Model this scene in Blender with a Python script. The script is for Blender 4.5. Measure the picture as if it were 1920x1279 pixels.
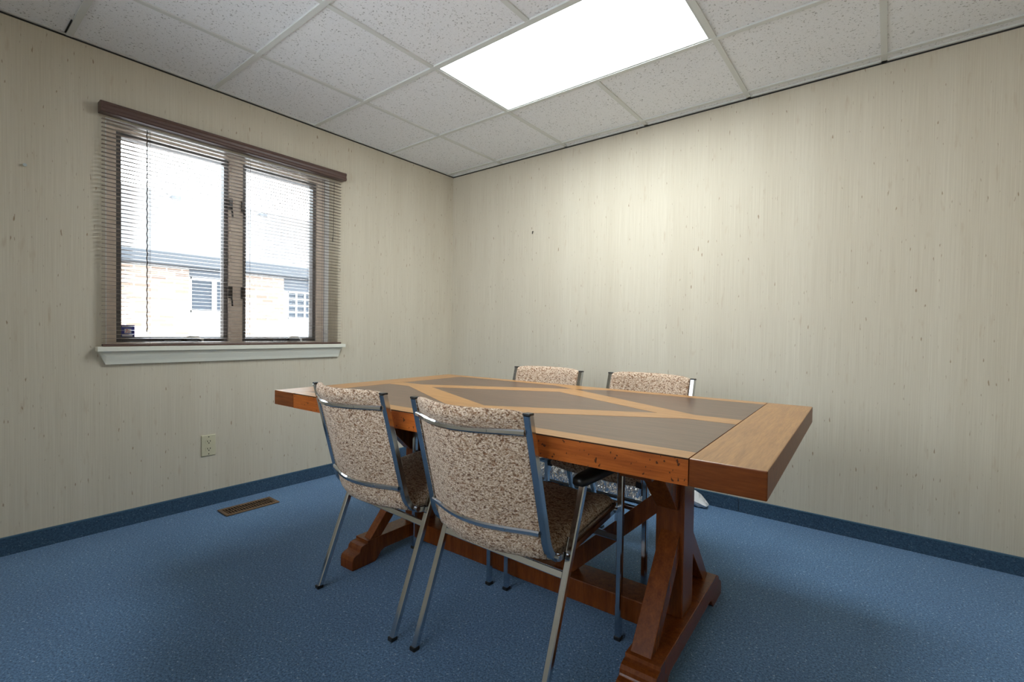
import bpy, bmesh, math, random
from mathutils import Vector, Matrix

for o in list(bpy.data.objects):
    bpy.data.objects.remove(o, do_unlink=True)
SC = bpy.context.scene
COL = SC.collection

# ------------------------------------------------------------------ camera
cam_d = bpy.data.cameras.new('camera')
cam = bpy.data.objects.new('camera', cam_d)
COL.objects.link(cam)
YAW, PIT, ROL, FPX = 2.24013925, -0.0196698, 0.0151143, 892.755
fw = Vector((math.cos(PIT)*math.cos(YAW), math.cos(PIT)*math.sin(YAW), math.sin(PIT)))
rt = Vector((math.sin(YAW), -math.cos(YAW), 0))
up = rt.cross(fw)
cr, sr = math.cos(ROL), math.sin(ROL)
rt, up = cr*rt + sr*up, -sr*rt + cr*up
cam.matrix_world = Matrix(((rt.x, up.x, -fw.x, 3.0500), (rt.y, up.y, -fw.y, -2.98635),
                           (rt.z, up.z, -fw.z, 1.02558), (0, 0, 0, 1)))
cam_d.sensor_fit = 'HORIZONTAL'
cam_d.sensor_width = 36.0
cam_d.lens = FPX/1920*36.0
cam_d.clip_start = 0.02
cam_d.clip_end = 200
SC.camera = cam

# ------------------------------------------------------------------ sky, exposure
SKY_STRENGTH = 13.0
PANEL_STRENGTH = 15.0
SC.cycles.diffuse_bounces = 8
world = bpy.data.worlds.new('overcast_sky')
SC.world = world
world.use_nodes = True
wn = world.node_tree.nodes
wn['Background'].inputs[0].default_value = (0.86, 0.93, 1.0, 1)
wn['Background'].inputs[1].default_value = SKY_STRENGTH
SC.view_settings.view_transform = 'Standard'
SC.view_settings.look = 'None'
SC.view_settings.gamma = 1
SC.view_settings.use_curve_mapping = False
SC.view_settings.exposure = 0.21

# ------------------------------------------------------------------ material helpers
def new_mat(name):
    m = bpy.data.materials.new(name)
    m.use_nodes = True
    nt = m.node_tree
    return m, nt, nt.nodes['Principled BSDF']

def node(nt, kind, **kw):
    n = nt.nodes.new(kind)
    for k, v in kw.items():
        setattr(n, k, v)
    return n

def simple(name, col, rough=0.5, metal=0.0, spec=0.5, noise=0.0, nscale=40, bump=0.0, coat=0.0):
    m, nt, b = new_mat(name)
    b.inputs['Base Color'].default_value = (*col, 1)
    b.inputs['Roughness'].default_value = rough
    b.inputs['Metallic'].default_value = metal
    b.inputs['Specular IOR Level'].default_value = spec
    b.inputs['Coat Weight'].default_value = coat
    if noise or bump:
        tc = node(nt, 'ShaderNodeTexCoord')
        nz = node(nt, 'ShaderNodeTexNoise')
        nz.inputs['Scale'].default_value = nscale
        nz.inputs['Detail'].default_value = 4
        nt.links.new(tc.outputs['Object'], nz.inputs['Vector'])
        if noise:
            rp = node(nt, 'ShaderNodeValToRGB')
            rp.color_ramp.elements[0].position = 0.3
            rp.color_ramp.elements[1].position = 0.7
            rp.color_ramp.elements[0].color = (*[c*(1-noise) for c in col], 1)
            rp.color_ramp.elements[1].color = (*[min(1, c*(1+noise)) for c in col], 1)
            nt.links.new(nz.outputs['Fac'], rp.inputs['Fac'])
            nt.links.new(rp.outputs['Color'], b.inputs['Base Color'])
        if bump:
            bp = node(nt, 'ShaderNodeBump')
            bp.inputs['Strength'].default_value = bump
            bp.inputs['Distance'].default_value = 0.002
            nt.links.new(nz.outputs['Fac'], bp.inputs['Height'])
            nt.links.new(bp.outputs['Normal'], b.inputs['Normal'])
    return m

def noise_chain(nt, scale_vec, scale=1.0, detail=3.0, rough=0.5, src='Object'):
    tc = node(nt, 'ShaderNodeTexCoord')
    mp = node(nt, 'ShaderNodeMapping')
    mp.inputs['Scale'].default_value = scale_vec
    nz = node(nt, 'ShaderNodeTexNoise')
    nz.inputs['Scale'].default_value = scale
    nz.inputs['Detail'].default_value = detail
    nz.inputs['Roughness'].default_value = rough
    nt.links.new(tc.outputs[src], mp.inputs['Vector'])
    nt.links.new(mp.outputs['Vector'], nz.inputs['Vector'])
    return nz

def ramp(nt, src, stops):
    rp = node(nt, 'ShaderNodeValToRGB')
    els = rp.color_ramp.elements
    while len(els) < len(stops):
        els.new(0.5)
    for e, (p, c) in zip(els, stops):
        e.position = p
        e.color = (*c, 1) if len(c) == 3 else c
    nt.links.new(src, rp.inputs['Fac'])
    return rp

def mix(nt, fac, a, b, mode='MIX'):
    mx = node(nt, 'ShaderNodeMix', data_type='RGBA', blend_type=mode)
    if isinstance(fac, (int, float)):
        mx.inputs[0].default_value = fac
    else:
        nt.links.new(fac, mx.inputs[0])
    for i, v in ((6, a), (7, b)):
        if isinstance(v, tuple):
            mx.inputs[i].default_value = (*v, 1)
        else:
            nt.links.new(v, mx.inputs[i])
    return mx.outputs[2]

def bump_to(nt, b, height, strength, dist):
    bp = node(nt, 'ShaderNodeBump')
    bp.inputs['Strength'].default_value = strength
    bp.inputs['Distance'].default_value = dist
    nt.links.new(height, bp.inputs['Height'])
    nt.links.new(bp.outputs['Normal'], b.inputs['Normal'])

def wallpaper():
    m, nt, b = new_mat('grasscloth_wallpaper')
    fine = noise_chain(nt, (270, 270, 2.6), 1.0, 3, 0.65)
    c1 = ramp(nt, fine.outputs['Fac'], [(0.30, (0.585, 0.525, 0.415)), (0.72, (0.685, 0.63, 0.515))])
    broad = noise_chain(nt, (7, 7, 0.35), 1.0, 2, 0.5)
    c2 = ramp(nt, broad.outputs['Fac'], [(0.3, (0.965, 0.955, 0.94)), (0.7, (1.02, 1.02, 1.02))])
    col = mix(nt, 1.0, c1.outputs['Color'], c2.outputs['Color'], 'MULTIPLY')
    sp = noise_chain(nt, (85, 85, 21), 1.0, 1.5, 0.5)
    s1 = ramp(nt, sp.outputs['Fac'], [(0.69, (0, 0, 0)), (0.76, (0.75, 0.75, 0.75))])
    col = mix(nt, s1.outputs['Color'], col, (0.27, 0.17, 0.085))
    sp2 = noise_chain(nt, (38, 38, 7), 1.0, 2, 0.6)
    s2 = ramp(nt, sp2.outputs['Fac'], [(0.62, (0, 0, 0)), (0.80, (0.40, 0.40, 0.40))])
    col = mix(nt, s2.outputs['Color'], col, (0.42, 0.29, 0.17))
    nt.links.new(col, b.inputs['Base Color'])
    b.inputs['Roughness'].default_value = 0.72
    b.inputs['Specular IOR Level'].default_value = 0.25
    bump_to(nt, b, fine.outputs['Fac'], 0.25, 0.001)
    return m

def carpet(name, lo, hi, fleck):
    m, nt, b = new_mat(name)
    a = noise_chain(nt, (1, 1, 1), 150, 4, 0.8)
    c = ramp(nt, a.outputs['Fac'], [(0.36, lo), (0.64, hi)])
    f = noise_chain(nt, (1, 1, 1), 110, 2, 0.6)
    fr = ramp(nt, f.outputs['Fac'], [(0.63, (0, 0, 0)), (0.69, (0.7, 0.7, 0.7))])
    col = mix(nt, fr.outputs['Color'], c.outputs['Color'], fleck)
    big = noise_chain(nt, (1, 1, 1), 2.3, 3, 0.5)
    br = ramp(nt, big.outputs['Fac'], [(0.3, (0.88, 0.88, 0.90)), (0.7, (1.05, 1.05, 1.04))])
    col = mix(nt, 1.0, col, br.outputs['Color'], 'MULTIPLY')
    nt.links.new(col, b.inputs['Base Color'])
    b.inputs['Roughness'].default_value = 0.95
    b.inputs['Specular IOR Level'].default_value = 0.15
    b.inputs['Sheen Weight'].default_value = 0.25
    b.inputs['Sheen Roughness'].default_value = 0.5
    b.inputs['Sheen Tint'].default_value = (0.75, 0.87, 1, 1)
    bump_to(nt, b, a.outputs['Fac'], 0.8, 0.004)
    return m

def ceiling_tile():
    m, nt, b = new_mat('fissured_ceiling_tile')
    a = noise_chain(nt, (1, 1, 1), 105, 2.0, 0.55)
    f = ramp(nt, a.outputs['Fac'], [(0.30, (0.85, 0.85, 0.85)), (0.39, (0, 0, 0))])
    g = noise_chain(nt, (1, 1, 1), 260, 2.0, 0.5)
    g2 = ramp(nt, g.outputs['Fac'], [(0.3, (0.82, 0.825, 0.84)), (0.7, (0.90, 0.905, 0.92))])
    col = mix(nt, f.outputs['Color'], g2.outputs['Color'], (0.36, 0.355, 0.35))
    nt.links.new(col, b.inputs['Base Color'])
    b.inputs['Roughness'].default_value = 0.9
    b.inputs['Specular IOR Level'].default_value = 0.1
    inv = ramp(nt, a.outputs['Fac'], [(0.30, (0, 0, 0)), (0.40, (1, 1, 1))])
    bump_to(nt, b, inv.outputs['Color'], 0.5, 0.002)
    return m

def tweed():
    m, nt, b = new_mat('tweed_upholstery')
    a = noise_chain(nt, (170, 260, 260), 1.0, 2.5, 0.7)
    base = ramp(nt, a.outputs['Fac'], [(0.34, (0.22, 0.125, 0.07)), (0.49, (0.53, 0.385, 0.265)), (0.68, (0.86, 0.74, 0.61))])
    d = noise_chain(nt, (80, 175, 175), 1.0, 2.5, 0.65)
    dk = ramp(nt, d.outputs['Fac'], [(0.545, (0, 0, 0)), (0.625, (0.9, 0.9, 0.9))])
    col = mix(nt, dk.outputs['Color'], base.outputs['Color'], (0.115, 0.046, 0.02))
    e = noise_chain(nt, (38, 105, 105), 1.0, 2.5, 0.6)
    rd = ramp(nt, e.outputs['Fac'], [(0.575, (0, 0, 0)), (0.66, (0.75, 0.75, 0.75))])
    col = mix(nt, rd.outputs['Color'], col, (0.22, 0.095, 0.04))
    nt.links.new(col, b.inputs['Base Color'])
    b.inputs['Roughness'].default_value = 0.95
    b.inputs['Specular IOR Level'].default_value = 0.15
    b.inputs['Sheen Weight'].default_value = 0.15
    bump_to(nt, b, a.outputs['Fac'], 0.9, 0.003)
    return m

def wood(name, lo, hi, along=(3, 60, 60), rough=0.30, specks=0.0, coat=0.15, src='Object', spec=0.5):
    m, nt, b = new_mat(name)
    g = noise_chain(nt, along, 1.0, 5, 0.62, src)
    c = ramp(nt, g.outputs['Fac'], [(0.25, lo), (0.75, hi)])
    fine = noise_chain(nt, (along[0]*4, along[1]*4, along[2]*4), 1.0, 3, 0.6, src)
    fr = ramp(nt, fine.outputs['Fac'], [(0.3, (0.86, 0.85, 0.84)), (0.7, (1.06, 1.06, 1.06))])
    col = mix(nt, 1.0, c.outputs['Color'], fr.outputs['Color'], 'MULTIPLY')
    if specks:
        s = noise_chain(nt, (120, 120, 80), 1.0, 1.5, 0.5, src)
        sr_ = ramp(nt, s.outputs['Fac'], [(0.665, (0, 0, 0)), (0.72, (specks,)*3)])
        col = mix(nt, sr_.outputs['Color'], col, (0.02, 0.008, 0.004))
    nt.links.new(col, b.inputs['Base Color'])
    b.inputs['Roughness'].default_value = rough
    b.inputs['Specular IOR Level'].default_value = spec
    b.inputs['Coat Weight'].default_value = coat
    b.inputs['Coat Roughness'].default_value = 0.18
    bump_to(nt, b, fine.outputs['Fac'], 0.08, 0.001)
    return m

def glassy(name, tint=(1, 1, 1), gloss=0.06, rough=0.0, bump=None):
    m = bpy.data.materials.new(name)
    m.use_nodes = True
    nt = m.node_tree
    nt.nodes.clear()
    out = node(nt, 'ShaderNodeOutputMaterial')
    tr = node(nt, 'ShaderNodeBsdfTransparent')
    tr.inputs['Color'].default_value = (*tint, 1)
    gl = node(nt, 'ShaderNodeBsdfGlossy')
    gl.inputs['Roughness'].default_value = rough
    lw = node(nt, 'ShaderNodeFresnel')
    lw.inputs['IOR'].default_value = 1.45
    mx = node(nt, 'ShaderNodeMixShader')
    if gloss:
        ad = node(nt, 'ShaderNodeMath', operation='ADD', use_clamp=True)
        ad.inputs[1].default_value = gloss
        nt.links.new(lw.outputs['Fac'], ad.inputs[0])
        nt.links.new(ad.outputs[0], mx.inputs['Fac'])
    else:
        nt.links.new(lw.outputs['Fac'], mx.inputs['Fac'])
    nt.links.new(tr.outputs[0], mx.inputs[1])
    nt.links.new(gl.outputs[0], mx.inputs[2])
    nt.links.new(mx.outputs[0], out.inputs['Surface'])
    if bump:
        nz = noise_chain(nt, bump[0], 1.0, 3, 0.6)
        bp = node(nt, 'ShaderNodeBump')
        bp.inputs['Strength'].default_value = bump[1]
        bp.inputs['Distance'].default_value = bump[2]
        nt.links.new(nz.outputs['Fac'], bp.inputs['Height'])
        nt.links.new(bp.outputs['Normal'], gl.inputs['Normal'])
        nt.links.new(bp.outputs['Normal'], lw.inputs['Normal'])
    return m

def brick():
    m, nt, b = new_mat('neighbour_brick')
    tc = node(nt, 'ShaderNodeTexCoord')
    mp = node(nt, 'ShaderNodeMapping')
    mp.inputs['Rotation'].default_value = (math.radians(90), 0, math.radians(90))
    sx = node(nt, 'ShaderNodeSeparateXYZ')
    cb = node(nt, 'ShaderNodeCombineXYZ')
    nt.links.new(tc.outputs['Object'], sx.inputs[0])
    nt.links.new(sx.outputs['Y'], cb.inputs['X'])
    nt.links.new(sx.outputs['Z'], cb.inputs['Y'])
    bk = node(nt, 'ShaderNodeTexBrick')
    bk.inputs['Scale'].default_value = 1.0
    bk.inputs['Brick Width'].default_value = 0.21
    bk.inputs['Row Height'].default_value = 0.068
    bk.inputs['Mortar Size'].default_value = 0.010
    bk.inputs['Color1'].default_value = (0.235, 0.165, 0.125, 1)
    bk.inputs['Color2'].default_value = (0.125, 0.08, 0.06, 1)
    bk.inputs['Mortar'].default_value = (0.29, 0.265, 0.235, 1)
    nt.links.new(cb.outputs[0], bk.inputs['Vector'])
    nt.links.new(bk.outputs['Color'], b.inputs['Base Color'])
    b.inputs['Roughness'].default_value = 0.9
    return m

def emit(name, col, strength):
    m = bpy.data.materials.new(name)
    m.use_nodes = True
    nt = m.node_tree
    nt.nodes.clear()
    out = node(nt, 'ShaderNodeOutputMaterial')
    e = node(nt, 'ShaderNodeEmission')
    e.inputs['Color'].default_value = (*col, 1)
    e.inputs['Strength'].default_value = strength
    nt.links.new(e.outputs[0], out.inputs['Surface'])
    return m

M = dict(
    wall=wallpaper(),
    carpet=carpet('blue_carpet', (0.026, 0.070, 0.145), (0.175, 0.335, 0.585), (0.50, 0.66, 0.84)),
    base=carpet('blue_carpet_base', (0.022, 0.052, 0.09), (0.065, 0.13, 0.215), (0.15, 0.22, 0.30)),
    edge=simple('base_edging', (0.05, 0.12, 0.19), 0.6),
    tile=ceiling_tile(),
    grid=simple('ceiling_grid_metal', (0.68, 0.69, 0.66), 0.55),
    gap=simple('painted_shadow_gap', (0.03, 0.028, 0.025), 0.9),
    plaster=simple('painted_reveal', (0.80, 0.79, 0.76), 0.6),
    panel=emit('light_diffuser', (0.90, 0.975, 1.0), PANEL_STRENGTH),
    lampmetal=simple('lamp_frame_enamel', (0.62, 0.64, 0.62), 0.4),
    frame=simple('taupe_window_wood', (0.74, 0.63, 0.53), 0.5, noise=0.08, nscale=30),
    sash=simple('dark_sash_metal', (0.12, 0.11, 0.105), 0.45),
    hardware=simple('bronze_hardware', (0.035, 0.028, 0.024), 0.35, metal=0.3),
    crankm=simple('nickel_crank', (0.65, 0.65, 0.66), 0.25, metal=0.9),
    sill=simple('painted_sill', (0.80, 0.79, 0.69), 0.45),
    glass=glassy('window_glass', (0.97, 0.99, 0.985), 0.0),
    tinted=glassy('fill_window_glass', (0.60, 0.605, 0.61), 0.0),  # tint sets how much fill light the added window passes
    slat=simple('taupe_slat', (0.33, 0.27, 0.235), 0.24, spec=0.8, coat=0.4),
    valance=simple('brown_valance', (0.105, 0.058, 0.046), 0.38, noise=0.06, nscale=60),
    headrail=simple('silver_headrail', (0.36, 0.35, 0.32), 0.35, metal=0.5),
    cord=simple('brown_cord', (0.06, 0.045, 0.038), 0.7),
    chrome=simple('chrome_tube', (0.60, 0.62, 0.65), 0.13, metal=1.0),
    black=simple('black_plastic', (0.012, 0.012, 0.013), 0.35),
    tweed=tweed(),
    walnut=wood('walnut_field', (0.075, 0.036, 0.02), (0.165, 0.088, 0.052), (4, 55, 55), 0.30),
    strip=wood('oak_inlay', (0.32, 0.145, 0.040), (0.54, 0.275, 0.088), (5, 60, 60), 0.32, coat=0.1),
    bread=wood('oak_breadboard', (0.27, 0.12, 0.034), (0.47, 0.235, 0.075), (60, 4, 60), 0.33, coat=0.1),
    side=wood('cherry_side', (0.25, 0.055, 0.008), (0.47, 0.125, 0.018), (4, 60, 60), 0.38, specks=0.85, coat=0.0, spec=0.22),
    sideend=wood('cherry_side_plain', (0.12, 0.028, 0.005), (0.235, 0.065, 0.013), (5, 60, 60), 0.36, coat=0.0, spec=0.22),
    base_wood=wood('cherry_base', (0.11, 0.026, 0.005), (0.23, 0.062, 0.012), (45, 45, 5), 0.26, specks=0.2, coat=0.0, spec=0.35),
    burnish=simple('burnished_edge', (0.03, 0.014, 0.008), 0.25),
    ivory=simple('ivory_plastic', (0.62, 0.58, 0.41), 0.35),
    slot=simple('outlet_slot', (0.02, 0.018, 0.015), 0.6),
    brass=simple('brown_register_metal', (0.20, 0.125, 0.07), 0.42, metal=0.35, noise=0.1, nscale=80),
    hole=simple('register_duct', (0.008, 0.006, 0.005), 0.9),
    screw=simple('zinc_screw', (0.55, 0.60, 0.60), 0.35, metal=0.9),
    film=glassy('clear_film', (0.92, 0.92, 0.94), 0.24, 0.08, ((50, 50, 5), 1.0, 0.10)),
    board=simple('wrapped_board', (0.11, 0.095, 0.095), 0.5, noise=0.4, nscale=5),
    bag=simple('white_plastic', (0.78, 0.79, 0.81), 0.4),
    stickblue=simple('sticker_blue', (0.05, 0.06, 0.36), 0.4),
    stickwhite=simple('sticker_white', (0.85, 0.85, 0.9), 0.4),
    stickred=simple('sticker_red', (0.65, 0.05, 0.07), 0.4),
    brick=brick(),
    fascia=simple('grey_fascia', (0.018, 0.021, 0.027), 0.6),
    shingle=simple('grey_shingle', (0.075, 0.076, 0.081), 0.9, noise=0.25, nscale=9),
    siding=simple('pale_siding', (0.19, 0.195, 0.21), 0.7),
    greypanel=simple('grey_panel', (0.05, 0.056, 0.068), 0.7),
    darkglass=simple('neighbour_glass', (0.014, 0.02, 0.03), 0.35, spec=0.25),
    white=simple('white_trim', (0.35, 0.355, 0.36), 0.6),
    ground=simple('pale_ground', (0.75, 0.75, 0.76), 0.9, noise=0.1, nscale=3),
    dirt=simple('carpet_spot', (0.02, 0.03, 0.04), 0.9),
)

# ------------------------------------------------------------------ mesh helpers
def finish(name, bm, mats, parent=None, smooth=False, bevel=0.0, segs=2, solid=False):
    bmesh.ops.recalc_face_normals(bm, faces=bm.faces[:])
    me = bpy.data.meshes.new(name)
    bm.to_mesh(me)
    bm.free()
    if not isinstance(mats, (list, tuple)):
        mats = [mats]
    for mm in mats:
        me.materials.append(mm)
    if smooth:
        for p in me.polygons:
            p.use_smooth = True
    o = bpy.data.objects.new(name, me)
    COL.objects.link(o)
    if parent:
        o.parent = parent
    if bevel:
        md = o.modifiers.new('bevel', 'BEVEL')
        md.width = bevel
        md.segments = segs
        md.limit_method = 'ANGLE'
        md.angle_limit = math.radians(40)
    return o

def box(bm, x0, x1, y0, y1, z0, z1, mi=0):
    v = [bm.verts.new(c) for c in ((x0, y0, z0), (x1, y0, z0), (x1, y1, z0), (x0, y1, z0),
                                   (x0, y0, z1), (x1, y0, z1), (x1, y1, z1), (x0, y1, z1))]
    for f in ((0, 3, 2, 1), (4, 5, 6, 7), (0, 1, 5, 4), (1, 2, 6, 5), (2, 3, 7, 6), (3, 0, 4, 7)):
        bm.faces.new([v[i] for i in f]).material_index = mi

def prism(bm, poly, axis, a, b, mi=0):
    """poly of 2-D points, extruded along axis between a and b.  axis x: (y,z), y: (x,z), z: (x,y)"""
    def p3(p, t):
        return {'x': (t, p[0], p[1]), 'y': (p[0], t, p[1]), 'z': (p[0], p[1], t)}[axis]
    va = [bm.verts.new(p3(p, a)) for p in poly]
    vb = [bm.verts.new(p3(p, b)) for p in poly]
    n = len(poly)
    bm.faces.new(va).material_index = mi
    bm.faces.new(vb).material_index = mi
    for i in range(n):
        bm.faces.new((va[i], va[(i+1) % n], vb[(i+1) % n], vb[i])).material_index = mi

def rrect(w, h, r):
    a, b = w/2, h/2
    return [(-a+r, -b), (a-r, -b), (a, -b+r), (a, b-r), (a-r, b), (-a+r, b), (-a, b-r), (-a, -b+r)]

def sweep(bm, pts, w, h, side, r=None, caps=True, mi=0):
    """rounded-rectangle bar along pts; w is the size along 'side', h the other way"""
    pts = [Vector(p) for p in pts]
    side = Vector(side).normalized()
    r = r if r is not None else min(w, h)*0.14
    sec = rrect(w, h, r)
    rings = []
    n = len(pts)
    for i, p in enumerate(pts):
        d0 = (p-pts[i-1]).normalized() if i else (pts[1]-p).normalized()
        d1 = (pts[i+1]-p).normalized() if i < n-1 else d0
        t = (d0+d1).normalized()
        k = 1.0/max(0.5, t.dot(d1))
        s = (side - t*side.dot(t)).normalized()
        nn = t.cross(s)
        kin = abs((d1-d0).normalized().dot(nn)) if (d1-d0).length > 1e-6 else 0
        kn = 1+(k-1)*kin
        rings.append([bm.verts.new(p + s*a + nn*b*kn) for a, b in sec])
    m = len(sec)
    for i in range(n-1):
        for j in range(m):
            bm.faces.new((rings[i][j], rings[i][(j+1) % m], rings[i+1][(j+1) % m], rings[i+1][j])).material_index = mi
    if caps:
        bm.faces.new(rings[0]).material_index = mi
        bm.faces.new(rings[-1]).material_index = mi

def tube(bm, pts, rad, seg=8, mi=0):
    pts = [Vector(p) for p in pts]
    rings = []
    n = len(pts)
    for i, p in enumerate(pts):
        t = (pts[min(i+1, n-1)]-pts[max(i-1, 0)]).normalized()
        s = t.cross(Vector((0.31, 0.52, 0.79))).normalized()
        u = t.cross(s)
        rings.append([bm.verts.new(p + (s*math.cos(a)+u*math.sin(a))*rad)
                      for a in [2*math.pi*k/seg for k in range(seg)]])
    for i in range(n-1):
        for j in range(seg):
            bm.faces.new((rings[i][j], rings[i][(j+1) % seg], rings[i+1][(j+1) % seg], rings[i+1][j])).material_index = mi
    bm.faces.new(rings[0]).material_index = mi
    bm.faces.new(rings[-1]).material_index = mi

def disc(bm, c, axis, rad, depth, seg=16, mi=0):
    ax = Vector(axis).normalized()
    tube(bm, [Vector(c)-ax*depth/2, Vector(c)+ax*depth/2], rad, seg, mi)

def loft(bm, rings, closed=True, caps=True, mi=0):
    vr = [[bm.verts.new(p) for p in r] for r in rings]
    m = len(rings[0])
    for i in range(len(vr)-1):
        for j in range(m if closed else m-1):
            bm.faces.new((vr[i][j], vr[i][(j+1) % m], vr[i+1][(j+1) % m], vr[i+1][j])).material_index = mi
    if caps:
        bm.faces.new(vr[0]).material_index = mi
        bm.faces.new(vr[-1]).material_index = mi

def tag(o, label=None, cat=None, group=None, kind=None):
    for k, v in (('label', label), ('category', cat), ('group', group), ('kind', kind)):
        if v:
            o[k] = v
    return o

def empty(name, loc=(0, 0, 0), rz=0.0):
    o = bpy.data.objects.new(name, None)
    o.empty_display_size = 0.1
    COL.objects.link(o)
    o.location = loc
    o.rotation_euler = (0, 0, rz)
    return o

def structure(name, bm, mats, label, cat, **kw):
    o = finish(name, bm, mats, **kw)
    return tag(o, label, cat, kind='structure')

def dup_tree(o, parent=None):
    c = o.copy()
    COL.objects.link(c)
    c.parent = parent
    for ch in list(o.children):
        dup_tree(ch, c)
    return c

# ------------------------------------------------------------------ the room
H = 2.381                      # underside of the ceiling grid
RX, RY = 3.62, -3.45           # the two walls behind the camera
WY0, WY1, WZ0, WZ1 = -2.385, -1.187, 0.925, 2.052    # window opening
bm = bmesh.new()
box(bm, -0.15, RX+0.15, RY-0.15, 0.15, -0.12, 0.0)
structure('floor', bm, M['carpet'], 'blue speckled carpet floor', 'floor')
bm = bmesh.new()
T = 0.15
box(bm, -T, 0, RY-T, WY0, 0, H+0.12)
box(bm, -T, 0, WY1, T, 0, H+0.12)
box(bm, -T, 0, WY0, WY1, 0, WZ0)
box(bm, -T, 0, WY0, WY1, WZ1, H+0.12)
structure('wall_left', bm, M['wall'], 'beige grasscloth wall with the window', 'wall')
bm = bmesh.new()
box(bm, 0, RX+T, 0, T, 0, H+0.12)
structure('wall_back', bm, M['wall'], 'plain beige grasscloth wall behind the table', 'wall')
bm = bmesh.new()
box(bm, RX, RX+T, RY-T, 0, 0, H+0.12)
structure('wall_right', bm, M['wall'], 'beige wall to the right, outside the view', 'wall')
bm = bmesh.new()
FX0, FX1, FZ0, FZ1 = 0.75, 2.75, 0.90, 2.10  # opening for the added fill window
box(bm, 0, FX0, RY-T, RY, 0, H+0.12)
box(bm, FX1, RX, RY-T, RY, 0, H+0.12)
box(bm, FX0, FX1, RY-T, RY, 0, FZ0)
box(bm, FX0, FX1, RY-T, RY, FZ1, H+0.12)
structure('wall_front', bm, M['wall'], 'beige wall behind the camera', 'wall')
bm = bmesh.new()
for a in ((FX0, FX0+0.045, FZ0, FZ1), (FX1-0.045, FX1, FZ0, FZ1), (FX0+0.045, FX1-0.045, FZ0, FZ0+0.02), (FX0+0.045, FX1-0.045, FZ1-0.02, FZ1)):
    box(bm, a[0], a[1], RY-0.10, RY-0.015, a[2], a[3])
w2 = structure('fill_window', bm, M['frame'], 'added unseen window behind the camera, its tinted glass letting in fill light', 'window')  # unseen window added to light the chair backs and table edge
bm = bmesh.new()
box(bm, FX0+0.04, FX1-0.04, RY-0.06, RY-0.055, FZ0+0.015, FZ1-0.015)
finish('pane', bm, M['tinted'], w2)

# ceiling: tiles in a T-bar grid
TS = 0.6096
GX0, GY0 = 0.561, -0.078
xs = [0.0] + [GX0+i*TS for i in range(6) if GX0+i*TS < RX] + [RX]
ys = [0.0] + [GY0-j*TS for j in range(7) if GY0-j*TS > RY] + [RY]
LX0, LX1 = GX0+TS, GX0+3*TS
LY1, LY0 = GY0-TS, GY0-2*TS
bm = bmesh.new()
for i in range(len(xs)-1):
    for j in range(len(ys)-1):
        cx, cy = (xs[i]+xs[i+1])/2, (ys[j]+ys[j+1])/2
        if LX0 < cx < LX1 and LY0 < cy < LY1:
            continue
        box(bm, xs[i], xs[i+1], ys[j+1], ys[j], H+0.006, H+0.025)
box(bm, -0.1, RX+0.1, RY-0.1, 0.1, H+0.11, H+0.13)
ceil = structure('ceiling', bm, M['tile'], 'white fissured tile ceiling', 'ceiling')
bm = bmesh.new()
g = 0.012
for x in xs[1:-1]:
    for j in range(len(ys)-1):
        cy = (ys[j]+ys[j+1])/2
        if LX0+0.1 < x < LX1-0.1 and LY0 < cy < LY1:
            continue
        box(bm, x-g, x+g, ys[j+1]+(g if j < len(ys)-2 else 0), ys[j]-(g if j else 0), H-0.001, H+0.008)
for y in ys[1:-1]:
    box(bm, 0, RX, y-g, y+g, H-0.002, H+0.008)
finish('grid', bm, M['grid'], ceil)
bm = bmesh.new()
box(bm, 0.0005, 0.016, RY, -0.0005, H-0.001, H+0.007, 0)
box(bm, 0.0005, RX, -0.016, -0.0005, H-0.001, H+0.007, 0)
box(bm, 0.0003, 0.003, RY, -0.0005, H-0.008, H-0.001, 1)  # dark strips painted in as the shadow line below the wall angle
box(bm, 0.0005, RX, -0.003, -0.0003, H-0.008, H-0.001, 1)
box(bm, 0.016, 0.16, GY0-4*TS-0.0175, GY0-4*TS-0.0125, H+0.002, H+0.0065, 1)
o = structure('trim_1', bm, [M['grid'], M['gap']], 'grey wall angle around the ceiling', 'trim')

# carpet baseboards
def baseboard(name, horizontal, a, b, label):
    bm = bmesh.new()
    if horizontal:
        prism(bm, [(-0.001, 0.0), (-0.011, 0.0), (-0.010, 0.078), (-0.001, 0.078)], 'x', a, b, 0)
        prism(bm, [(-0.001, 0.078), (-0.0115, 0.0765), (-0.0115, 0.0815), (-0.001, 0.0815)], 'x', a, b, 1)
    else:
        prism(bm, [(0.001, 0.0), (0.011, 0.0), (0.010, 0.078), (0.001, 0.078)], 'y', a, b, 0)
        prism(bm, [(0.001, 0.078), (0.0115, 0.0765), (0.0115, 0.0815), (0.001, 0.0815)], 'y', a, b, 1)
    return structure(name, bm, [M['base'], M['edge']], label, 'baseboard')
baseboard('baseboard_left', False, RY, -0.012, 'blue carpet base along the window wall')
bm = bmesh.new()
for a, b in ((0.001, 2.388), (2.391, RX)):
    prism(bm, [(-0.001, 0.0), (-0.011, 0.0), (-0.010, 0.078), (-0.001, 0.078)], 'x', a, b, 0)
    prism(bm, [(-0.001, 0.078), (-0.0115, 0.0765), (-0.0115, 0.0815), (-0.001, 0.0815)], 'x', a, b, 1)
structure('baseboard_back', bm, [M['base'], M['edge']], 'blue carpet base along the back wall', 'baseboard')

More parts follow.
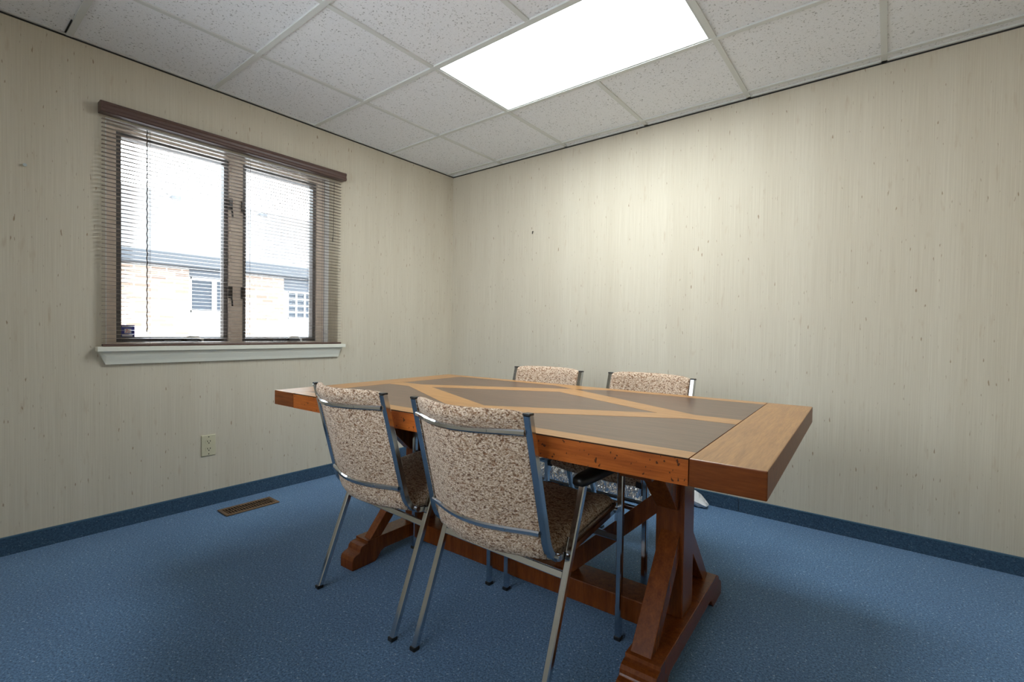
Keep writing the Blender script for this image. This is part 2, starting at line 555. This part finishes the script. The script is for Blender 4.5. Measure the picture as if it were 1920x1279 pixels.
# ------------------------------------------------------------------ ceiling light
lt = empty('ceiling_light', ((LX0+LX1)/2, (LY0+LY1)/2, H))
tag(lt, 'large white rectangular fluorescent panel set in the tiled ceiling, switched on', 'ceiling light')
hx, hy = (LX1-LX0)/2-g-0.0005, (LY1-LY0)/2-g-0.0005
bm = bmesh.new()
for a in ((-hx, hx, -hy, -hy+0.010), (-hx, hx, hy-0.010, hy), (-hx, -hx+0.010, -hy+0.010, hy-0.010), (hx-0.010, hx, -hy+0.010, hy-0.010)):
    box(bm, a[0], a[1], a[2], a[3], 0.001, 0.012)
box(bm, -hx, hx, -hy, hy, 0.06, 0.065)
finish('frame', bm, M['lampmetal'], lt)
bm = bmesh.new()
box(bm, -hx+0.010, hx-0.010, -hy+0.010, hy-0.010, 0.004, 0.008)
finish('diffuser', bm, M['panel'], lt)

# ------------------------------------------------------------------ window
def ring(bm, y0, y1, z0, z1, wl, wr, wb, wt, x0, x1, mi=0):
    box(bm, x0, x1, y0, y0+wl, z0, z1, mi)
    box(bm, x0, x1, y1-wr, y1, z0, z1, mi)
    box(bm, x0, x1, y0+wl, y1-wr, z0, z0+wb, mi)
    box(bm, x0, x1, y0+wl, y1-wr, z1-wt, z1, mi)

bm = bmesh.new()      # painted reveal of the opening is the window's root
e = 0.004
ring(bm, WY0, WY1, WZ0, WZ1, e, e, e, e, -0.06, -0.0005)
win = structure('window_1', bm, M['plaster'], 'double casement window with taupe wood frame behind a blind', 'window')
bm = bmesh.new()
ring(bm, WY0+0.001, WY1-0.001, WZ0+0.001, WZ1-0.001, 0.054, 0.054, 0.014, 0.024, -0.14, -0.06)
box(bm, -0.14, -0.06, -1.800, -1.722, WZ0+0.015, WZ1-0.025)
box(bm, -0.06, -0.054, -1.790, -1.732, WZ0+0.015, WZ1-0.025)
finish('frame', bm, M['frame'], win, bevel=0.002)
SZ0, SZ1 = WZ0+0.016, WZ1-0.026
for (a, b, sgn) in ((-2.329, -1.8015, 1), (-1.7205, -1.243, -1)):
    bm = bmesh.new()
    ring(bm, a, b, SZ0, SZ1, 0.022, 0.022, 0.026, 0.026, -0.125, -0.072)
    s = finish('sash', bm, M['sash'], win, bevel=0.0015)
    bm = bmesh.new()
    box(bm, -0.113, -0.109, a+0.020, b-0.020, SZ0+0.024, SZ1-0.024)
    finish('pane', bm, M['glass'], s)
    # two sash locks on the mullion side and the crank operator at the foot
    yl = b+0.006 if sgn == 1 else a-0.006
    for z in (1.76, 1.235):
        bm = bmesh.new()
        box(bm, -0.058, -0.040, yl-0.009, yl+0.009, z-0.034, z+0.034)
        sweep(bm, [(-0.042, yl, z-0.02), (-0.034, yl+0.004, z-0.05), (-0.034, yl+0.006, z-0.082)], 0.009, 0.006, (0, 1, 0))
        finish('lock_handle', bm, M['hardware'], win, bevel=0.0015)
    yc = (a+b)/2+0.02
    bm = bmesh.new()
    box(bm, -0.060, -0.035, yc-0.085, yc+0.075, WZ0+0.0155, WZ0+0.023)
    disc(bm, (-0.045, yc+0.01, WZ0+0.028), (0, 0, 1), 0.013, 0.014)
    cr_ = finish('crank_operator', bm, M['hardware'], win, bevel=0.0015)
    bm = bmesh.new()
    sweep(bm, [(-0.040, yc+0.01, WZ0+0.036), (-0.032, yc+0.035, WZ0+0.044), (-0.030, yc+0.075, WZ0+0.042), (-0.034, yc+0.095, WZ0+0.030)],
          0.010, 0.006, (0, 0, 1))
    disc(bm, (-0.034, yc+0.098, WZ0+0.026), (0, 0, 1), 0.007, 0.016, 10)
    finish('crank_handle', bm, M['crankm'], cr_, smooth=False)
# sill and apron below it
bm = bmesh.new()
box(bm, 0.0005, 0.052, -2.425, -1.083, 0.898, 0.9215)
box(bm, -0.058, 0.0005, WY0+0.005, WY1-0.005, 0.90, 0.9245)
sl = finish('sill', bm, M['sill'], win, bevel=0.002)
bm = bmesh.new()
rings = []
for yy, k in ((-2.415, 0), (-2.388, 1), (-1.118, 1), (-1.092, 0)):
    pr = [(0.001, 0.898), (0.034, 0.898), (0.030, 0.874), (0.021, 0.850), (0.017, 0.832), (0.001, 0.832)]
    rings.append([(x, yy if k == 0 else yy, z) for x, z in pr] if k else
                 [(0.001 + (x-0.001), yy, 0.898-(0.898-z)*0.02) for x, z in pr])
loft(bm, rings)
finish('apron', bm, M['sill'], win)
# security sticker on the left pane, inside face
bm = bmesh.new()
sy0, sy1, sz0, sz1 = -2.300, -2.243, 0.967, 1.030
box(bm, -0.1088, -0.1084, sy0, sy1, sz0, sz1, 0)
box(bm, -0.1084, -0.1081, sy0+0.014, sy1-0.014, sz0+0.019, sz0+0.043, 1)
box(bm, -0.1084, -0.1081, sy0+0.004, sy1-0.009, sz0+0.002, sz0+0.014, 1)
sweep(bm, [(-0.1078, sy0+0.018, sz0+0.023), (-0.1078, sy0+0.024, sz0+0.030), (-0.1078, sy0+0.026, sz0+0.040), (-0.1078, sy0+0.020, sz0+0.036)], 0.0005, 0.003, (1, 0, 0), mi=2)
box(bm, -0.1081, -0.1077, sy0+0.029, sy1-0.017, sz0+0.031, sz0+0.034, 2)
box(bm, -0.1081, -0.1077, sy0+0.028, sy1-0.020, sz0+0.023, sz0+0.025, 2)
for k in range(9):     # the band of small white lettering, too small to read
    y = sy0+0.004+k*0.0048
    box(bm, -0.1084, -0.1081, y, y+0.0036, sz1-0.011, sz1-0.005, 1)
st = finish('security_sticker', bm, [M['stickblue'], M['stickwhite'], M['stickred']])
tag(st, 'small blue, white and red security sticker in the lower left corner of the window', 'sticker')

# ------------------------------------------------------------------ blind
bl = empty('venetian_blind', (0.0, -1.76, 0.925))
tag(bl, 'brown and taupe venetian blind lowered with open slats over the window', 'blind')
def inblind(bm):
    bmesh.ops.translate(bm, verts=bm.verts[:], vec=(0, 1.76, -0.925))
    return bm
bm = bmesh.new()
prof = [(0.0015, 2.060), (0.052, 2.058), (0.058, 2.062), (0.060, 2.072), (0.056, 2.080), (0.056, 2.092), (0.060, 2.100), (0.058, 2.108), (0.050, 2.112), (0.0015, 2.112)]
prism(bm, prof, 'y', -2.413, -1.090)
finish('valance', inblind(bm), M['valance'], bl, bevel=0.001)
bm = bmesh.new()
box(bm, 0.008, 0.042, -2.405, -1.105, 2.061, 2.098)
finish('headrail', inblind(bm), M['headrail'], bl, bevel=0.001)
N = 55
z0s, pitch = 0.9415, 0.0202
me_slat = None
for k in range(N):
    if me_slat is None:
        bm = bmesh.new()
        secs = []
        for t in range(7):
            a = -1+2*t/6
            secs.append((0.0275+0.0122*a, 0.0016*(1-a*a)))
        loop = secs + [(x, z-0.0004) for x, z in reversed(secs)]
        prism(bm, [(x, z) for x, z in loop], 'y', -2.404+1.76, -1.112+1.76)
        so = finish('slat', bm, M['slat'], bl)
        for p in so.data.polygons:
            p.use_smooth = len(p.vertices) == 4 and abs(p.normal.z) > 0.7
        me_slat = so.data
    else:
        so = bpy.data.objects.new('slat', me_slat)
        COL.objects.link(so)
        so.parent = bl
    so.location = (0, 0, z0s+k*pitch-0.925)
    so.rotation_euler = (0, 0, 0)
bm = bmesh.new()
box(bm, 0.0155, 0.0395, -2.404, -1.110, 0.9222, 0.9345)
finish('bottom_rail', inblind(bm), M['valance'], bl, bevel=0.003)
for y in (-2.215, -1.722, -1.245):
    bm = bmesh.new()
    for x in (0.0147, 0.0403):
        tube(bm, [(x, y, 0.934), (x, y, 2.032)], 0.0006, 5)
    tube(bm, [(0.0275, y+0.006, 0.934), (0.0275, y+0.006, 2.032)], 0.0007, 5)
    disc(bm, (0.0275, y, 0.9215), (0, 0, 1), 0.006, 0.002, 10)
    finish('ladder_cord', inblind(bm), M['cord'], bl)
bm = bmesh.new()
pts = []
for k in range(121):
    z = 2.028-k*0.0086
    pts.append((0.047+0.0013*math.cos(k*1.3), -2.228+0.0013*math.sin(k*1.3), z))
tube(bm, pts, 0.0024, 6)
finish('tilt_cord', inblind(bm), M['cord'], bl, smooth=True)
bm = bmesh.new()
pts = [(0.045, -1.178, 2.03), (0.046, -1.18, 1.85), (0.048, -1.182, 1.70), (0.052, -1.19, 1.62), (0.056, -1.196, 1.64), (0.053, -1.186, 1.66)]
tube(bm, pts, 0.0015, 6)
finish('lift_cord', inblind(bm), M['cord'], bl, smooth=True)

# ------------------------------------------------------------------ small wall and floor fittings
ou = empty('wall_outlet', (0.0, -1.928, 0.347))
tag(ou, 'ivory duplex power outlet low on the wall below the window', 'outlet')
bm = bmesh.new()
rings = []
for x, s in ((0.0008, 1.0), (0.004, 1.0), (0.0065, 0.94)):
    w, h = 0.0365*s if s == 1 else 0.0335, 0.060*s if s == 1 else 0.057
    rings.append([(x, -w, -h), (x, w, -h), (x, w, h), (x, -w, h)])
loft(bm, rings)
finish('cover_plate', bm, M['ivory'], ou)
for z in (0.021, -0.021):
    bm = bmesh.new()
    disc(bm, (0.0070, 0, z), (1, 0, 0), 0.0172, 0.003, 24)
    rc = finish('receptacle', bm, M['ivory'], ou)
    bm = bmesh.new()
    box(bm, 0.0085, 0.0091, -0.0085, -0.0055, z-0.001, z+0.008)
    box(bm, 0.0085, 0.0091, 0.0055, 0.0085, z-0.001, z+0.008)
    disc(bm, (0.0088, 0, z-0.007), (1, 0, 0), 0.0032, 0.0006, 10)
    finish('slots', bm, M['slot'], rc)
for z in (0.049, -0.049):
    bm = bmesh.new()
    disc(bm, (0.0068, 0, z), (1, 0, 0), 0.003, 0.0014, 10)
    finish('screw', bm, M['slot'], ou)

vt = empty('floor_register', (0.2015, -1.788, 0.0))
tag(vt, 'brown metal floor register in the carpet near the window wall', 'floor vent')
bm = bmesh.new()
VX, VY = 0.064, 0.1435
ring2 = ((-VX, -VX+0.019, -VY, VY), (VX-0.019, VX, -VY, VY), (-VX+0.019, VX-0.019, -VY, -VY+0.019), (-VX+0.019, VX-0.019, VY-0.019, VY))
for a in ring2:
    box(bm, a[0], a[1], a[2], a[3], 0.0008, 0.0075)
finish('frame', bm, M['brass'], vt, bevel=0.0025)
bm = bmesh.new()
box(bm, -VX+0.017, VX-0.017, -VY+0.017, VY-0.017, 0.0006, 0.0012)
finish('duct', bm, M['hole'], vt)
nl = 17
for k in range(nl):
    y = -VY+0.026+k*(2*VY-0.052)/(nl-1)
    bm = bmesh.new()
    box(bm, -VX+0.018, VX-0.018, y-0.0022, y+0.0022, 0.0014, 0.0064)
    finish('louver', bm, M['brass'], vt)
bm = bmesh.new()
box(bm, -0.002, 0.002, -VY+0.02, VY-0.02, 0.0012, 0.0058)
finish('center_bar', bm, M['brass'], vt)

bm = bmesh.new()
disc(bm, (0.004, -2.665, 1.737), (1, 0, 0), 0.0035, 0.008, 10)
disc(bm, (0.010, -2.665, 1.737), (1, 0, 0), 0.0070, 0.0035, 12)
tag(finish('wall_screw', bm, M['screw']), 'small silver screw left in the wall left of the window', 'screw')
bm = bmesh.new()
disc(bm, (0.881, -0.006, 1.798), (0, 1, 0), 0.0028, 0.011, 8)
box(bm, 0.8785, 0.8835, -0.014, -0.010, 1.780, 1.800)
tag(finish('picture_hook', bm, M['hardware']), 'small dark picture hook alone on the back wall', 'hook')

# ------------------------------------------------------------------ table
TB = empty('dining_table', (1.8694, -1.394, 0.0), 0.037)
tag(TB, 'large trestle wooden table with inlaid diamond pattern on its top', 'table')
TL, TW, TZ, TT, SU = 0.9755, 0.5537, 0.7504, 0.0625, 0.8190
BR = 0.064
bm = bmesh.new()
box(bm, -SU+0.0008, SU-0.0008, -TW, TW, TZ-TT, TZ-0.0008, 0)
for q in (-1, 1):          # burnished upper arris
    a, b = sorted((q*(TW+0.0002), q*(TW-0.004)))
    box(bm, -SU+0.0008, SU-0.0008, a, b, TZ-0.0035, TZ-0.0004, 3)
zt0, zt1 = TZ-0.0016, TZ
def top(poly, mi, dz=0.0):
    prism(bm, poly, 'z', zt0, zt1+dz, mi)
Lu = SU-0.0008
top([(-Lu, -TW+BR), (Lu, -TW+BR), (Lu, TW-BR), (-Lu, TW-BR)], 1, -0.0004)
top([(-Lu, -TW+0.0012), (Lu, -TW+0.0012), (Lu, -TW+BR), (-Lu, -TW+BR)], 2)
top([(-Lu, TW-BR), (Lu, TW-BR), (Lu, TW-0.0012), (-Lu, TW-0.0012)], 2)
OB, IB, OU, IU, hs = 0.412, 0.272, 0.70, 0.555, 0.045     # the diamond's outer and inner corners, half width of its end stubs
for s in (-1, 1):
    for q in (-1, 1):
        top([(0.0004*s, q*IB), (0.0004*s, q*OB), (s*(OU-0.03), q*hs), (s*IU, 0)], 2)
    top([(s*IU, 0), (s*(OU-0.03), hs), (s*Lu, hs), (s*Lu, -hs), (s*(OU-0.03), -hs)], 2)
for q in (-1, 1):
    top([(-0.15, q*(TW-BR)), (0.15, q*(TW-BR)), (0.0, q*(OB-0.002))], 2, -0.0001)
tt = finish('tabletop', bm, [M['side'], M['walnut'], M['strip'], M['burnish']], TB)
for s in (-1, 1):
    bm = bmesh.new()
    a, b = sorted((s*(SU+0.0008), s*TL))
    box(bm, a, b, -TW, TW, TZ-TT, TZ)
    for f in bm.faces:
        f.material_index = 0
    bm.faces.ensure_lookup_table()
    for f in bm.faces:
        if f.calc_center_median().z > TZ-0.001:
            f.material_index = 1
    finish('breadboard_end', bm, [M['sideend'], M['bread']], TB, bevel=0.0025)
# trestles (their centre lies a little off the top's centre)
def offs(bm):
    bmesh.ops.translate(bm, verts=bm.verts[:], vec=(0.0148, -0.0216, 0))
    return bm
FU0, FU1 = 0.605, 0.69
def mirror_u(poly):
    return poly
for s in (-1, 1):
    ua, ub = sorted((s*(0.578 if s > 0 else FU0), s*(0.682 if s > 0 else FU1)))
    bm = bmesh.new()
    half = [(0.0, 0.105), (0.318, 0.105), (0.318, 0.094), (0.334, 0.093), (0.347, 0.089), (0.356, 0.080), (0.358, 0.070), (0.362, 0.064),
            (0.376, 0.061), (0.389, 0.053), (0.395, 0.040), (0.395, 0.0), (0.275, 0.0), (0.262, 0.012), (0.245, 0.034), (0.225, 0.042), (0.0, 0.042)]
    poly = half + [(-v, z) for v, z in reversed(half[1:-1])]
    prism(bm, poly, 'x', ua, ub)
    finish('trestle_foot', offs(bm), M['base_wood'], TB, bevel=0.002)
    pa, pb = sorted((s*0.570, s*0.662))
    bm = bmesh.new()
    box(bm, pa, pb, -0.058, 0.058, 0.1055, 0.625)
    finish('trestle_post', offs(bm), M['base_wood'], TB, bevel=0.004)
    bm = bmesh.new()
    poly = [(-0.40, 0.6875), (0.40, 0.6875), (0.40, 0.668), (0.36, 0.626), (-0.36, 0.626), (-0.40, 0.668)]
    prism(bm, poly, 'x', pa, pb)
    finish('crossbeam', offs(bm), M['base_wood'], TB, bevel=0.002)
    ka, kb = sorted((s*(0.588 if s > 0 else FU0+0.002), s*0.650))
    for q in (-1, 1):
        bm = bmesh.new()
        poly = [(q*0.304, 0.1055), (q*0.244, 0.1055), (q*0.0585, 0.300), (q*0.0585, 0.385)]
        prism(bm, poly, 'x', ka, kb)
        finish('lower_brace', offs(bm), M['base_wood'], TB, bevel=0.002)
        bm = bmesh.new()
        poly = [(q*0.0585, 0.455), (q*0.075, 0.462), (q*0.245, 0.6255), (q*0.14, 0.6255), (q*0.0585, 0.548)]
        prism(bm, poly, 'x', *sorted((s*(0.575 if s > 0 else 0.614), s*(0.645 if s > 0 else 0.660))))
        finish('upper_brace', offs(bm), M['base_wood'], TB, bevel=0.003)
    bm = bmesh.new()
    poly = [(s*0.5695, 0.500), (s*0.5695, 0.425), (s*0.245, 0.1155), (s*0.155, 0.1155)]
    prism(bm, poly, 'y', -0.022, 0.022)
    finish('diagonal_brace', offs(bm), M['base_wood'], TB, bevel=0.002)
bm = bmesh.new()
box(bm, -FU0+0.0005, 0.5775, -0.062, 0.062, 0.035, 0.115)
finish('stretcher', offs(bm), M['base_wood'], TB, bevel=0.003)

# ------------------------------------------------------------------ chairs
UPX, LGX = 0.218, 0.241
def yu(z):                       # line of the back uprights
    return -0.267+(0.812-z)*0.2553
def build_chair():
    root = empty('stacking_chair')
    # L-shaped side tubes: back upright, bend, seat rail
    for s in (-1, 1):
        x = s*UPX
        pts = [(x, yu(0.815), 0.815), (x, yu(0.46), 0.46)]
        p0, p1, p2 = Vector((x, yu(0.46), 0.46)), Vector((x, -0.155, 0.388)), Vector((x, -0.080, 0.3975))
        for k in range(1, 8):
            t = k/8
            pts.append(tuple(p0*(1-t)**2+p1*2*t*(1-t)+p2*t*t))
        pts += [tuple(p2), (x, 0.236, 0.438)]
        bm = bmesh.new()
        sweep(bm, pts, 0.0215, 0.0215, (1, 0, 0), 0.003)
        fr = finish('side_tube', bm, M['chrome'], root)
        bm = bmesh.new()
        box(bm, x-0.0111, x+0.0111, yu(0.815)-0.0111, yu(0.815)+0.0111, 0.8135, 0.8205)
        finish('end_cap', bm, M['black'], fr, bevel=0.002)
        bm = bmesh.new()
        box(bm, x-0.0118, x+0.0118, 0.235, 0.243, 0.426, 0.4505)
        finish('end_plug', bm, M['black'], fr, bevel=0.002)
        # spacer brackets to the leg frame
        sx_ = s*(UPX+0.009)
        for y, z in ((-0.145+0.012, 0.405), (0.222, 0.437)):
            bm = bmesh.new()
            disc(bm, (sx_+s*0.003, y, z), (1, 0, 0), 0.009, 0.012, 12)
            finish('bracket', bm, M['chrome'], root)
    # bowed rails behind the back cushion
    for z, bow in ((0.768, 0.068), (0.484, 0.052)):
        bm = bmesh.new()
        pts = []
        for k in range(17):
            x = -0.2075+0.415*k/16
            pts.append((x, yu(z)-0.0125-bow*(1-(x/0.2075)**2)**1.4, z))
        sweep(bm, pts, 0.0165, 0.012, (0, 0, 1), 0.0042)
        rl = finish('back_rail', bm, M['chrome'], root)
        for x in (-0.115, 0.115):
            bm = bmesh.new()
            y = yu(z)-0.0125-bow*(1-(x/0.2075)**2)**1.4
            disc(bm, (x, y-0.0055, z), (0, 1, 0), 0.0045, 0.003, 12)
            finish('screw_head', bm, M['chrome'], rl)
    # back cushion
    def backring(x):
        f = abs(x)/0.2055
        thick = 0.0135*(1-max(0, (f-0.90)/0.10)**2*0.55)
        bow = lambda z: (0.052+(z-0.484)/(0.768-0.484)*0.016)*(1-(x/0.2056)**2)**1.4
        out = []
        cl = [(0.415-0.004*(1-f*f), 0.75), (0.44, 0.95), (0.50, 1.0), (0.60, 1.05), (0.70, 1.05), (0.765, 1.0), (0.795, 1.1), (0.813, 1.0)]
        for z, k in cl:
            out.append((x, yu(z)+0.006-bow(z)+thick*k, z))
        zt = 0.826
        out.append((x, yu(zt)+0.006-bow(zt)+thick*0.55, zt-0.001))
        out.append((x, yu(zt)+0.004-bow(zt)-thick*0.35, zt+0.001))
        for z, k in ((0.818, 0.8+0.35*(1-f**3)), (0.804, 0.9+0.8*(1-f**3)), (0.790, 0.9+0.6*(1-f**3)), (0.780, 0.85), (0.768, 0.7), (0.755, 0.95), (0.70, 1.0), (0.60, 1.0), (0.50, 1.0), (0.484, 0.75), (0.470, 1.0), (0.43, 1.15), (0.405, 0.9)):
            out.append((x, yu(z)+0.004-bow(z)-thick*k, z))
        out.append((x, yu(0.398)+0.024-bow(0.40)-thick*0.3, 0.394-0.006*(1-f*f)))
        return out
    def dropped(r, x):
        d = 0.010*(abs(x)/0.2055)**10
        return [(p[0], p[1], p[2]-d*max(0.0, (p[2]-0.76)/0.066)) for p in r]
    bm = bmesh.new()
    xsn = [-0.2055, -0.202, -0.195]+[-0.18+0.36*k/14 for k in range(15)]+[0.195, 0.202, 0.2055]
    loft(bm, [dropped(backring(x), x) for x in xsn])
    finish('backrest', bm, M['tweed'], root, smooth=True)
    # seat cushion
    def seatring(x):
        f = abs(x)/0.2055
        e = 1-max(0, (f-0.88)/0.12)**2*0.5
        sag = -0.010*(1-f*f)
        zb = lambda y: 0.4005+(y+0.08)*0.128
        prof = [(-0.125, 0.012), (-0.118, 0.030), (-0.09, 0.040), (0.0, 0.043), (0.12, 0.042), (0.20, 0.040), (0.238, 0.034), (0.252, 0.018), (0.250, -0.002), (0.236, -0.012),
                (0.12, -0.008), (0.0, -0.008), (-0.10, -0.006), (-0.122, 0.0)]
        return [(x, y, zb(y)+dz*(e if dz > 0 else 1)+sag) for y, dz in prof]
    bm = bmesh.new()
    loft(bm, [seatring(x) for x in xsn])
    finish('seat', bm, M['tweed'], root, smooth=True)
    # legs and arms
    for s in (-1, 1):
        x = s*LGX
        for foot, topp in (((-0.238, 0.004), (-0.0195, 0.590)), ((0.230, 0.004), (0.230, 0.590))):
            bm = bmesh.new()
            sweep(bm, [(x, foot[0], foot[1]), (x, topp[0], topp[1])], 0.020, 0.020, (1, 0, 0), 0.003)
            if foot[0] > 0:
                sweep(bm, [(x-s*0.0125, 0.230, 0.400), (x-s*0.0125, 0.230, 0.462)], 0.008, 0.022, (1, 0, 0), 0.002)
            else:
                sweep(bm, [(x-s*0.0125, -0.086, 0.404), (x-s*0.0125, -0.072, 0.442)], 0.008, 0.022, (1, 0, 0), 0.002)
            lg = finish('leg', bm, M['chrome'], root)
            bm = bmesh.new()
            box(bm, x-0.0115, x+0.0115, foot[0]-0.0125, foot[0]+0.0120, 0.0, 0.0125)
            finish('foot_cap', bm, M['black'], lg, bevel=0.002)
        bm = bmesh.new()
        rings = []
        for y, w, z0_, z1_ in ((-0.060, 0.010, 0.590, 0.606), (-0.052, 0.019, 0.586, 0.612), (-0.03, 0.023, 0.584, 0.616), (0.10, 0.024, 0.584, 0.619), (0.22, 0.023, 0.584, 0.618), (0.244, 0.019, 0.587, 0.613), (0.250, 0.010, 0.592, 0.607)):
            zm = (z0_+z1_)/2
            rings.append([(x-w, y, z0_+0.004), (x-w*0.7, y, z0_), (x+w*0.7, y, z0_), (x+w, y, z0_+0.004), (x+w, y, z1_-0.007), (x+w*0.6, y, z1_), (x-w*0.6, y, z1_), (x-w, y, z1_-0.007)])
        loft(bm, rings)
        finish('armrest', bm, M['black'], root, smooth=True)
    for y, z in ((-0.1095, 0.348), (0.230, 0.340)):
        bm = bmesh.new()
        sweep(bm, [(-LGX+0.0105, y, z), (LGX-0.0105, y, z)], 0.020, 0.014, (0, 0.35, 0.94), 0.002)
        finish('stretcher', bm, M['chrome'], root)
    return root

CG = 'tweed armchairs around the table'
chair = build_chair()
specs = [
    ((1.554, -1.757, 0), -0.032, 'tweed chrome chair on the near side of the table, farther left toward the window'),
    ((2.1215, -1.750, 0), 0.0, 'tweed chrome chair on the near side of the table, largest and nearest to the camera'),
    ((2.106, -0.985, 0), math.pi-0.075, 'tweed chrome chair on the far side of the table, right, above the right trestle'),
    ((1.541, -1.020, 0), math.pi, 'tweed chrome chair on the far side of the table, left, closer to the room corner'),
]
for k, (loc, rz, lab) in enumerate(specs):
    c = chair if k == 0 else dup_tree(chair)
    c.location = loc
    c.rotation_euler = (0, 0, rz)
    tag(c, lab, 'chair', CG)

# ------------------------------------------------------------------ things under the table by the back wall
pn = empty('wrapped_panel', (1.47, -0.28, 0.0))
tag(pn, 'dark framed panel wrapped in shiny clear plastic, leaning on the back wall under the table', 'panel')
lean = math.atan2(0.235, 0.50)
def leanmesh(bm):
    bmesh.ops.rotate(bm, verts=bm.verts[:], cent=(0, 0, 0), matrix=Matrix.Rotation(-lean, 3, 'X'))
    bmesh.ops.translate(bm, verts=bm.verts[:], vec=(0, 0, 0.0105))
    return bm
PW, PH = 0.53, 0.535
bm = bmesh.new()
box(bm, -PW+0.016, PW-0.016, 0.004, 0.018, 0.016, PH-0.016)
finish('board', leanmesh(bm), M['board'], pn)
bm = bmesh.new()
for a in ((-PW, PW, 0, 0.016), (-PW, PW, PH-0.016, PH), (-PW, -PW+0.016, 0.016, PH-0.016), (PW-0.016, PW, 0.016, PH-0.016)):
    box(bm, a[0], a[1], 0.0, 0.024, a[2], a[3])
finish('frame', leanmesh(bm), M['black'], pn, bevel=0.002)
random.seed(4)
bm = bmesh.new()
nx, nz = 70, 14
gv = []
for j in range(nz+1):
    row = []
    for i in range(nx+1):
        x = -PW-0.003+(2*PW+0.006)*i/nx
        z = 0.012+(PH-0.006)*j/nz
        edge = min(1.0, j/2)
        d = 0.005+edge*(0.004+0.011*abs(math.sin(i*0.9+0.35*math.sin(j*0.7)+j*0.12)))+random.uniform(0, 0.007)*edge
        row.append(bm.verts.new((x, -d, z)))
    gv.append(row)
for j in range(nz):
    for i in range(nx):
        bm.faces.new((gv[j][i], gv[j][i+1], gv[j+1][i+1], gv[j+1][i]))
finish('plastic_film', leanmesh(bm), M['film'], pn, smooth=True)

bm = bmesh.new()
random.seed(9)
rings = []
for k in range(9):
    t = k/8
    x = 2.035+0.19*t
    hgt = (0.115-0.055*t)*(1-max(0, t-0.75)*2.0)+0.004
    dep = 0.045*math.sin(math.pi*(0.25+0.6*t))+0.004
    r = []
    for a in range(12):
        th = 2*math.pi*a/12
        jit = 1+random.uniform(-0.16, 0.16)
        r.append((x+0.012*math.sin(th*2+k), -0.072+dep*math.cos(th)*jit, max(0.0008, hgt*0.5+hgt*0.5*math.sin(th)*jit)))
    rings.append(r)
loft(bm, rings)
bg = finish('plastic_bag', bm, M['bag'])
tag(bg, 'crumpled white plastic bag on the carpet at the foot of the back wall', 'bag')

# ------------------------------------------------------------------ outside the window
bm = bmesh.new()
box(bm, -14, -0.3, -9, 12, -0.65, -0.55)
structure('ground', bm, M['ground'], 'pale ground outside between the buildings', 'ground')
nb = empty('neighbour_house', (-6.0, 0.5, -0.55))
tag(nb, 'brick house with grey roof seen outside through the window blind', 'building')
def nbm(bm):
    bmesh.ops.translate(bm, verts=bm.verts[:], vec=(6.0, -0.5, 0.55))
    return bm
bm = bmesh.new()
for (a, b) in ((-8, -0.135), (0.66, 1.43), (2.15, 10)):
    box(bm, -6.2, -6.0, a, b, -0.549, 1.97)
box(bm, -12.0, -11.8, -8, 10, -0.549, 1.97)
finish('brick_wall', nbm(bm), M['brick'], nb)
bm = bmesh.new()
prism(bm, [(-5.62, 2.135), (-9.05, 3.90), (-12.45, 2.135), (-12.45, 2.06), (-9.05, 3.81), (-5.62, 2.06)], 'y', -8.4, 10.4)
finish('roof', nbm(bm), M['shingle'], nb)
bm = bmesh.new()
box(bm, -5.65, -5.60, -8.4, 10.4, 1.98, 2.16)
box(bm, -6.2, -5.65, -8.4, 10.4, 1.975, 1.99)
finish('fascia', nbm(bm), M['fascia'], nb)
for (a, b, w0, w1, z0, z1, cols) in ((-0.135, 0.66, -0.10, 0.62, 1.285, 1.83, 2), (1.43, 2.15, 1.53, 2.05, 1.22, 1.72, 3)):
    bm = bmesh.new()
    box(bm, -6.15, -6.06, a, b, z1+0.02, 1.97)
    finish('head_panel', nbm(bm), M['greypanel'], nb)
    bm = bmesh.new()
    box(bm, -6.15, -6.06, a, b, -0.549, z0-0.02)
    finish('lower_panel', nbm(bm), M['siding'], nb)
    bm = bmesh.new()
    box(bm, -6.10, -6.05, a, w0+0.02, z0-0.02, z1+0.02)
    box(bm, -6.10, -6.05, w1-0.02, b, z0-0.02, z1+0.02)
    box(bm, -6.10, -6.05, w0, w1, z0-0.02, z0+0.02)
    box(bm, -6.10, -6.05, w0, w1, z1-0.01, z1+0.02)
    for k in range(1, cols):
        y = w0+(w1-w0)*k/cols
        hw = 0.035 if cols == 2 else 0.014
        box(bm, -6.10, -6.05, y-hw, y+hw, z0+0.02, z1-0.01)
    if cols == 3:
        for k in range(1, 4):
            z = z0+(z1-z0)*k/4
            box(bm, -6.10, -6.055, w0, w1, z-0.012, z+0.012)
    wf = finish('window', nbm(bm), M['white'], nb)
    bm = bmesh.new()
    box(bm, -6.095, -6.075, w0+0.02, w1-0.02, z0+0.02, z1-0.01)
    finish('pane', nbm(bm), M['darkglass'], wf)
for y in (-0.75, 0.35, 2.1):
    bm = bmesh.new()
    box(bm, -8.65, -8.52, y, y+0.16, 3.62, 3.705)
    finish('roof_vent', nbm(bm), M['shingle'], nb)
